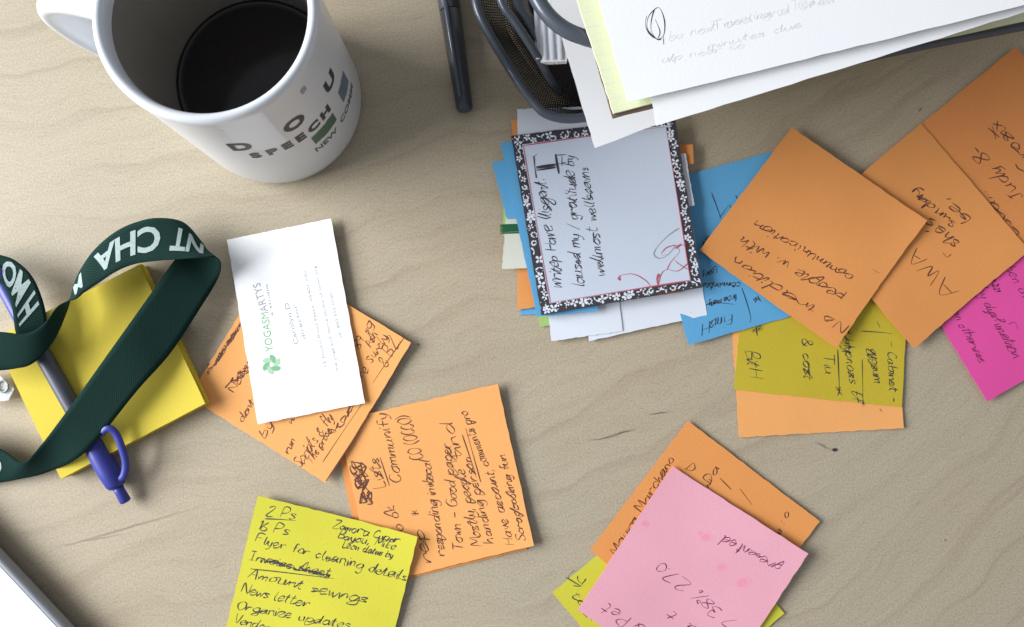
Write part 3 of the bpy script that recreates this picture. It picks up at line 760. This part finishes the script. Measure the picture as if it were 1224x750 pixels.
ik.write('Mostly, people', (576, 652), (554, 560), 12); ik.write('handing person', (590, 649), (562, 545), 11); ik.write('comments pro', (584, 556), (558, 490), 11)
ik.line([(556, 512), (574, 576)], .4); ik.line([(552, 520), (570, 570)], .4)
ik.write('Have account,', (614, 650), (588, 560), 11); ik.write('Scrapbooking fun', (628, 645), (602, 542), 10)
ik.done('handwriting', 'inkbrown')
sL = note('sticky_note', [(327, 310), (492, 410), (391, 577), (226, 475)], 1.3, 'orange_pale', 'orange sticky note mostly covered by the white business card', 'sticky note', GN, lifts=(0, 2.4, 1.8, 0), wav=.6)
ik = Ink(sL, .42, 41)
ik.scribble((250, 446), (286, 394), 4, 18, .6); ik.write('Summarize', (252, 446), (292, 386), 7, mess=1.2)
ik.scribble((274, 466), (300, 436), 12, 22, .5); ik.write('Notes', (280, 470), (304, 430), 9)
ik.write('dont', (290, 505), (306, 480), 9); ik.write('by', (316, 524), (328, 506), 11); ik.write('run', (346, 543), (354, 526), 9); ik.write('Scripts & fly', (360, 560), (400, 500), 13, mess=1.2); ik.write('The prose', (374, 556), (398, 514), 9)
ik.scribble((396, 520), (424, 484), 10, 26, .5); ik.line([(386, 553), (410, 516), (436, 478)], .4); ik.write('will', (348, 508), (364, 488), 9)
ik.write('more Surely', (426, 466), (464, 402), 11, mess=1.2); ik.write('& B.Z.', (462, 440), (480, 408), 14); ik.line([(446, 458), (464, 432), (484, 404)], .35); ik.write('89 sg', (430, 420), (446, 386), 10, mess=1.3); ik.write('Ash', (444, 416), (452, 398), 10)
ik.line([(391, 575), (430, 514), (470, 447)], .45, .1)
ik.done('handwriting', 'inkbrown')
sG = note('sticky_note', [(310, 592), (500, 640), (453, 832), (262, 783)], 1.2, 'lime', 'lime yellow sticky note with a to-do list and one struck out line', 'sticky note', GN, lifts=(1.4, 2.8, 0, 0), wav=.9)
ik = Ink(sG, .46, 42)
ik.write('2 Ps', (320, 615), (354, 620), 12); ik.line([(318, 619), (336, 621), (354, 622)], .5); ik.write('16 Ps', (308, 632), (346, 640), 11)
ik.write('Flyer for cleaning details', (306, 648), (488, 690), 11, mess=1.1)
ik.write('Invoice sheet', (298, 669), (396, 690), 10); 
for k in range(3): ik.scribble((312, 669), (394, 689), 5, 16, .4)
ik.line([(300, 680), (340, 684), (400, 692)], .4)
ik.write('Amount sewings', (297, 690), (438, 722), 11, mess=1.1); ik.write('News letter', (288, 708), (370, 725), 11); ik.write('Organize updates', (283, 728), (420, 752), 10); ik.write('Vendor one', (279, 744), (350, 762), 10)
ik.write('Zamora Cuper', (398, 630), (478, 648), 9, mess=1.2); ik.write('Bayou, Mike', (404, 643), (474, 657), 9); ik.write('Leon dates by', (410, 654), (470, 665), 8)
ik.done()

# business card
cC = Sheet([(272, 287), (396, 262), (437, 482), (309, 507)], 2.9, lifts=(.4, .6, 1.0, .6), wav=.3, th=.35, edge=.16)
cC.build('business_card', 'bright'); tag(cC.o, 'white business card with a green flower logo lying on the orange note', 'business card')
def card_text(items, name, mat):
    V = []; Fc = []
    for txt, a_, b_, h in items:
        v, f = text_geo(txt, 1.0, .0); wd = max(p[0] for p in v); b0 = len(V)
        A = P(*a_, cC.z); B = P(*b_, cC.z); r = (B-A).xy; L = r.length; r.normalize(); u = Vector((-r.y, r.x)); hm = h/2.5/.7
        for p in v:
            q = A.xy+r*(p[0]/wd*L)+u*p[1]*hm; V.append(cC.on(q.x, q.y, .05))
        Fc += [tuple(i+b0 for i in q) for q in f]
    link(name, V, Fc, mat, cC.o, False, cC.o['_o'])
card_text([('YOGASM', (327, 420), (321, 373), 9)], 'green_lettering', 'logo')
card_text([('ARTYS', (321, 372), (311, 338), 9), ('a studio', (327, 378), (320, 340), 3)], 'grey_lettering', 'inkgrey')
card_text([('Carolyn D', (357, 412), (345, 362), 5), ('director', (366, 406), (354, 364), 4)], 'name_lines', 'inkgrey')
card_text([('12 Studio Road Essex, 05401 info', (391, 440), (366, 324), 3), ('the yoga and dance studio of town.org', (405, 444), (378, 318), 3), ('tel. 802 555 0100', (409, 404), (397, 350), 3)], 'address_lines', 'inkgrey')
lc = P(325, 436, cC.z)
for k in range(6):
    V = []; a0 = k*math.pi/3+.3
    for j in range(10):
        q = 2*math.pi*j/10; x = 2.6+1.9*math.cos(q); y = 1.45*math.sin(q)*(1+.3*math.cos(q)); y += .5*(x-2.6)
        V.append(cC.on(lc.x+x*math.cos(a0)-y*math.sin(a0), lc.y+x*math.sin(a0)+y*math.cos(a0), .05+.01*k))
    link('logo_petal', V, [tuple(range(10))], 'logo' if k % 2 else 'logo2', cC.o, False, cC.o['_o'])

# ================================================================== YELLOW NOTE PAD
PZ = 7.0
pad = empty('note_pad', P(90, 445, 0)); tag(pad, 'thick pad of blank yellow sticky notes under the green lanyard', 'note pad')
for i in range(7):
    j = random.uniform(-.35, .35); k_ = random.uniform(-.35, .35); z = .2+i*1.0
    c4 = [P(-7, 405, PZ), P(167, 316, PZ), P(247, 482, PZ), P(74, 572, PZ)]
    sh = Sheet([(0, 0)]*4, z, th=.97 if i < 6 else .9, wav=0, edge=.08, n=14); sh.c = [Vector((c.x+j, c.y+k_, z)) for c in c4]
    if i == 6: sh.l = (0, 0, 1.2, .4)
    sh.build('note_block' if i < 6 else 'top_note', 'yellow', pad)

# ================================================================== BLUE PEN
bp = empty('blue_pen', P(110, 520, 0)); tag(bp, 'blue and grey pen tucked under the green lanyard across the yellow pad', 'pen')
A = P(151, 601, 4.6); B = P(4, 340, 14.0); d2 = (B-A).normalized(); LL = (B-A).length
def al(t, off=0, dz=0): return A+d2*t+Vector((-d2.y, d2.x, 0))*off+Vector((0, 0, dz))
O2 = bp['_o']
tube('push_button', [al(t) for t in (0, .3, 1, 6, 8.5)], [1.0, 2.1, 2.5, 2.3, 2.6], 'bluep', bp, 20, origin=O2)
tube('cap', [al(t) for t in (8, 8.5, 10, 17, 30, 33)], [2.6, 3.6, 4.4, 4.9, 4.6, 4.2], 'bluep', bp, 22, origin=O2)
tube('barrel', [al(t) for t in (33, 33.5, 36, 78, 80)], [3.2, 3.7, 3.8, 3.7, 3.4], 'greyp', bp, 22, origin=O2)
tube('grip', [al(t) for t in (80, 80.5, 84, LL+6, LL+9)], [3.0, 3.7, 3.9, 3.5, 2.0], 'bluep', bp, 22, origin=O2)
cl = spline([tuple(P(120, 519, 13)), tuple(P(129, 512, 14)), tuple(P(138, 518, 13)), tuple(P(145, 534, 11.5)), tuple(P(150, 553, 9.5)), tuple(P(148, 568, 8)), tuple(P(141, 575, 7))], 5)
tube('pocket_clip', cl, 1.75, 'bluep', bp, 12, .7, origin=O2)

# ================================================================== LANYARD
lan = empty('lanyard', P(150, 400, 0)); tag(lan, 'dark green woven lanyard with pale lettering looped over the yellow pad', 'lanyard'); LO = lan['_o']
class Ribbon:
    def __init__(s, st, sub=10):
        # station: xa,ya,za, xb,yb,zb in px/mm
        pts = [tuple(P(a_, b_, c_))+tuple(P(d_, e_, f_)) for a_, b_, c_, d_, e_, f_ in st]
        s.q = spline(pts, sub); s.sub = sub; s.len = [0]
        for i in range(1, len(s.q)):
            m0 = (Vector(s.q[i-1][:3])+Vector(s.q[i-1][3:]))/2; m1 = (Vector(s.q[i][:3])+Vector(s.q[i][3:]))/2; s.len.append(s.len[-1]+(m1-m0).length)
    def at(s, L, v):
        L = min(max(L, 0), s.len[-1]-1e-6); i = 0
        while s.len[i+1] < L: i += 1
        t = (L-s.len[i])/max(1e-9, s.len[i+1]-s.len[i])
        a_ = Vector(s.q[i][:3]).lerp(Vector(s.q[i+1][:3]), t); b_ = Vector(s.q[i][3:]).lerp(Vector(s.q[i+1][3:]), t)
        return a_.lerp(b_, v)
    def nrm(s, L, v):
        n_ = (s.at(L+.6, v)-s.at(L-.6, v)).cross(s.at(L, min(1, v+.1))-s.at(L, max(0, v-.1))).normalized()
        return n_ if n_.z >= 0 else -n_
    def build(s, name, W=8, th=.45):
        V = []; Fc = []; UV = []; n_ = len(s.q)
        for i, q in enumerate(s.q):
            a_ = Vector(q[:3]); b_ = Vector(q[3:])
            t_ = Vector(s.q[min(i+1, n_-1)][:3])-Vector(s.q[max(i-1, 0)][:3])+Vector(s.q[min(i+1, n_-1)][3:])-Vector(s.q[max(i-1, 0)][3:])
            nn_ = t_.cross(b_-a_).normalized()*th/2
            for side in (1, -1):
                for k in range(W+1):
                    V.append(a_.lerp(b_, k/W)+nn_*side); UV.append((s.len[i]*MM, .018*k/W))
        w1 = W+1
        for i in range(n_-1):
            for k in range(W):
                a_ = i*2*w1+k; b_ = a_+2*w1
                Fc.append((a_, a_+1, b_+1, b_)); Fc.append((a_+w1, b_+w1, b_+w1+1, a_+w1+1))
            for k in (0, W):
                a_ = i*2*w1+k; b_ = a_+2*w1; Fc.append((a_, b_, b_+w1, a_+w1) if k == 0 else (a_, a_+w1, b_+w1, b_))
        return link(name, V, Fc, 'ribbon', lan, True, LO, UV)
    def text(s, txt, L0, L1, v0, v1, dirn=1, flip=False):
        """spread text over arc length L0..L1 (mm); v0 = baseline, v1 = cap line"""
        v, f = text_geo(txt, 1.0, .03); wd = max(p[0] for p in v); V = []
        for p in v:
            L = L0+(L1-L0)*p[0]/wd; vv = v0+(v1-v0)*p[1]/.72
            V.append(s.at(L, vv)+s.nrm(L, vv)*.42)
        link('woven_lettering', V, f, 'thread', lan, False, LO)
    def find(s, px, py):
        best = min(range(len(s.q)), key=lambda i: ((Vector(s.q[i][:3])+Vector(s.q[i][3:]))/2-P(px, py, (s.q[i][2]+s.q[i][5])/2)).length)
        return s.len[best]
rb1 = Ribbon([(-60, 515, 9, -60, 582, 3), (-25, 524, 10, -25, 581, 3), (6, 540, 12, 0, 577, 4), (27, 553, 13, 22, 573, 5), (46, 536, 15, 58, 564, 6), (85, 485, 17.5, 103, 540, 13), (135, 415, 17.5, 165, 466, 15),
              (172, 363, 15, 204, 422, 12), (208, 312, 11, 241, 366, 9), (224, 294, 7, 259, 336, 8), (236, 290, 5, 264, 318, 13), (246, 298, 7, 258, 308, 22), (240, 288, 10, 238, 308, 25), (219, 266, 13, 212, 310, 24), (188, 261, 15, 186, 312, 23),
              (160, 267, 16, 160, 316, 22), (136, 279, 16, 138, 325, 22), (114, 298, 15, 118, 338, 22), (98, 320, 14, 101, 349, 24), (88, 342, 14, 91, 357, 27), (80, 372, 18, 70, 366, 27), (62, 411, 20, 52, 388, 26), (35, 437, 21, 30, 399, 26), (0, 440, 21, 0, 397, 26), (-40, 438, 20, -40, 396, 24)])
rb1.build('strap')
rb2 = Ribbon([(-50, 303, 8, -46, 330, 16), (-20, 301, 10, -20, 333, 17), (0, 305, 12, 0, 339, 18), (19, 312, 14, 9, 351, 19), (38, 330, 16, 15, 371, 20), (50, 356, 17, 18, 394, 20), (56, 384, 17, 22, 408, 20), (54, 410, 17, 22, 418, 19), (40, 433, 18, 14, 424, 19), (12, 442, 18, 0, 425, 19), (-40, 445, 18, -40, 427, 18)])
rb2.build('strap')
f1 = rb1.find
rb1.text('NT', f1(243, 301), f1(204, 288), .22, .80)
rb1.text('CHA', f1(193, 287), f1(108, 312), .22, .80)
rb1.text('M', f1(97, 331), f1(89, 348), .2, .8)
rb2.text('H', rb2.find(37, 379), rb2.find(32, 363), .15, .85)
rb2.text('MO', rb2.find(29, 354), rb2.find(3, 323), .15, .85)
rb1.text('O', f1(3, 556), f1(-16, 556), .75, .25)
# end clip: clear plastic tab with a small metal ring
V = []; pts = [(-24, 448), (-4, 446), (17, 465), (10, 479), (-20, 482)]
for z in (4, 6.2): V += [P(x, y, z) for x, y in pts]
link('clear_tab', V, [(4, 3, 2, 1, 0), (5, 6, 7, 8, 9)]+[(i, (i+1) % 5, 5+(i+1) % 5, 5+i) for i in range(5)], 'clear', lan, False, LO)
ring = [P(4+6*math.cos(q), 462+7*math.sin(q), 6.8) for q in [2*math.pi*k/20 for k in range(21)]]
tube('metal_ring', ring, .55, 'rim', lan, 8, origin=LO)

# ================================================================== WHITE SLAB DEVICE at the lower left corner
tb = empty('white_tablet', P(-60, 760, 0)); tag(tb, 'corner of a white slab device with a rounded grey edge at the lower left', 'tablet'); BO = tb['_o']
e0 = P(0, 674, 11); e1 = P(73, 752, 11); ed = (e1-e0).normalized(); en = Vector((-ed.y, ed.x, 0))
if en.dot(Vector((1, 1, 0))) < 0: en = -en
def dev(s0, s1, o0, o1, prof_, name, mat):
    V = []; Fc = []
    for t in (s0, s1):
        for o_, z in prof_: q = e0+ed*t+en*o_; V.append((q.x, q.y, z))
    m_ = len(prof_)
    for k in range(m_-1): Fc.append((k, k+1, m_+k+1, m_+k))
    Fc.append(tuple(range(m_))); Fc.append(tuple(range(m_, 2*m_))[::-1]); Fc.append((0, m_, 2*m_-1, m_-1))
    return link(name, V, Fc, mat, tb, False, BO)
arc = [(1.8*math.sin(q), 9.2+1.8*math.cos(q)) for q in [math.pi/2*k/8 for k in range(9)]]
dev(-150, 150, 0, 0, [(-3, 11.0)]+arc+[(1.8, 6), (1.0, 4.6), (-3, 4.6)], 'edge_band', 'rim')
dev(-150, 150, 0, 0, [(-190, 11.3), (-.8, 11.3), (-.6, 11.1), (-.6, 5.6), (-190, 5.6)], 'top_panel', 'pearl')
dev(-140, 140, 0, 0, [(-180, 5.5), (-8, 5.5), (-8, 0.05), (-180, 0.05)], 'underside', 'black')

for o in bpy.data.objects:
    if '_o' in o: del o['_o']
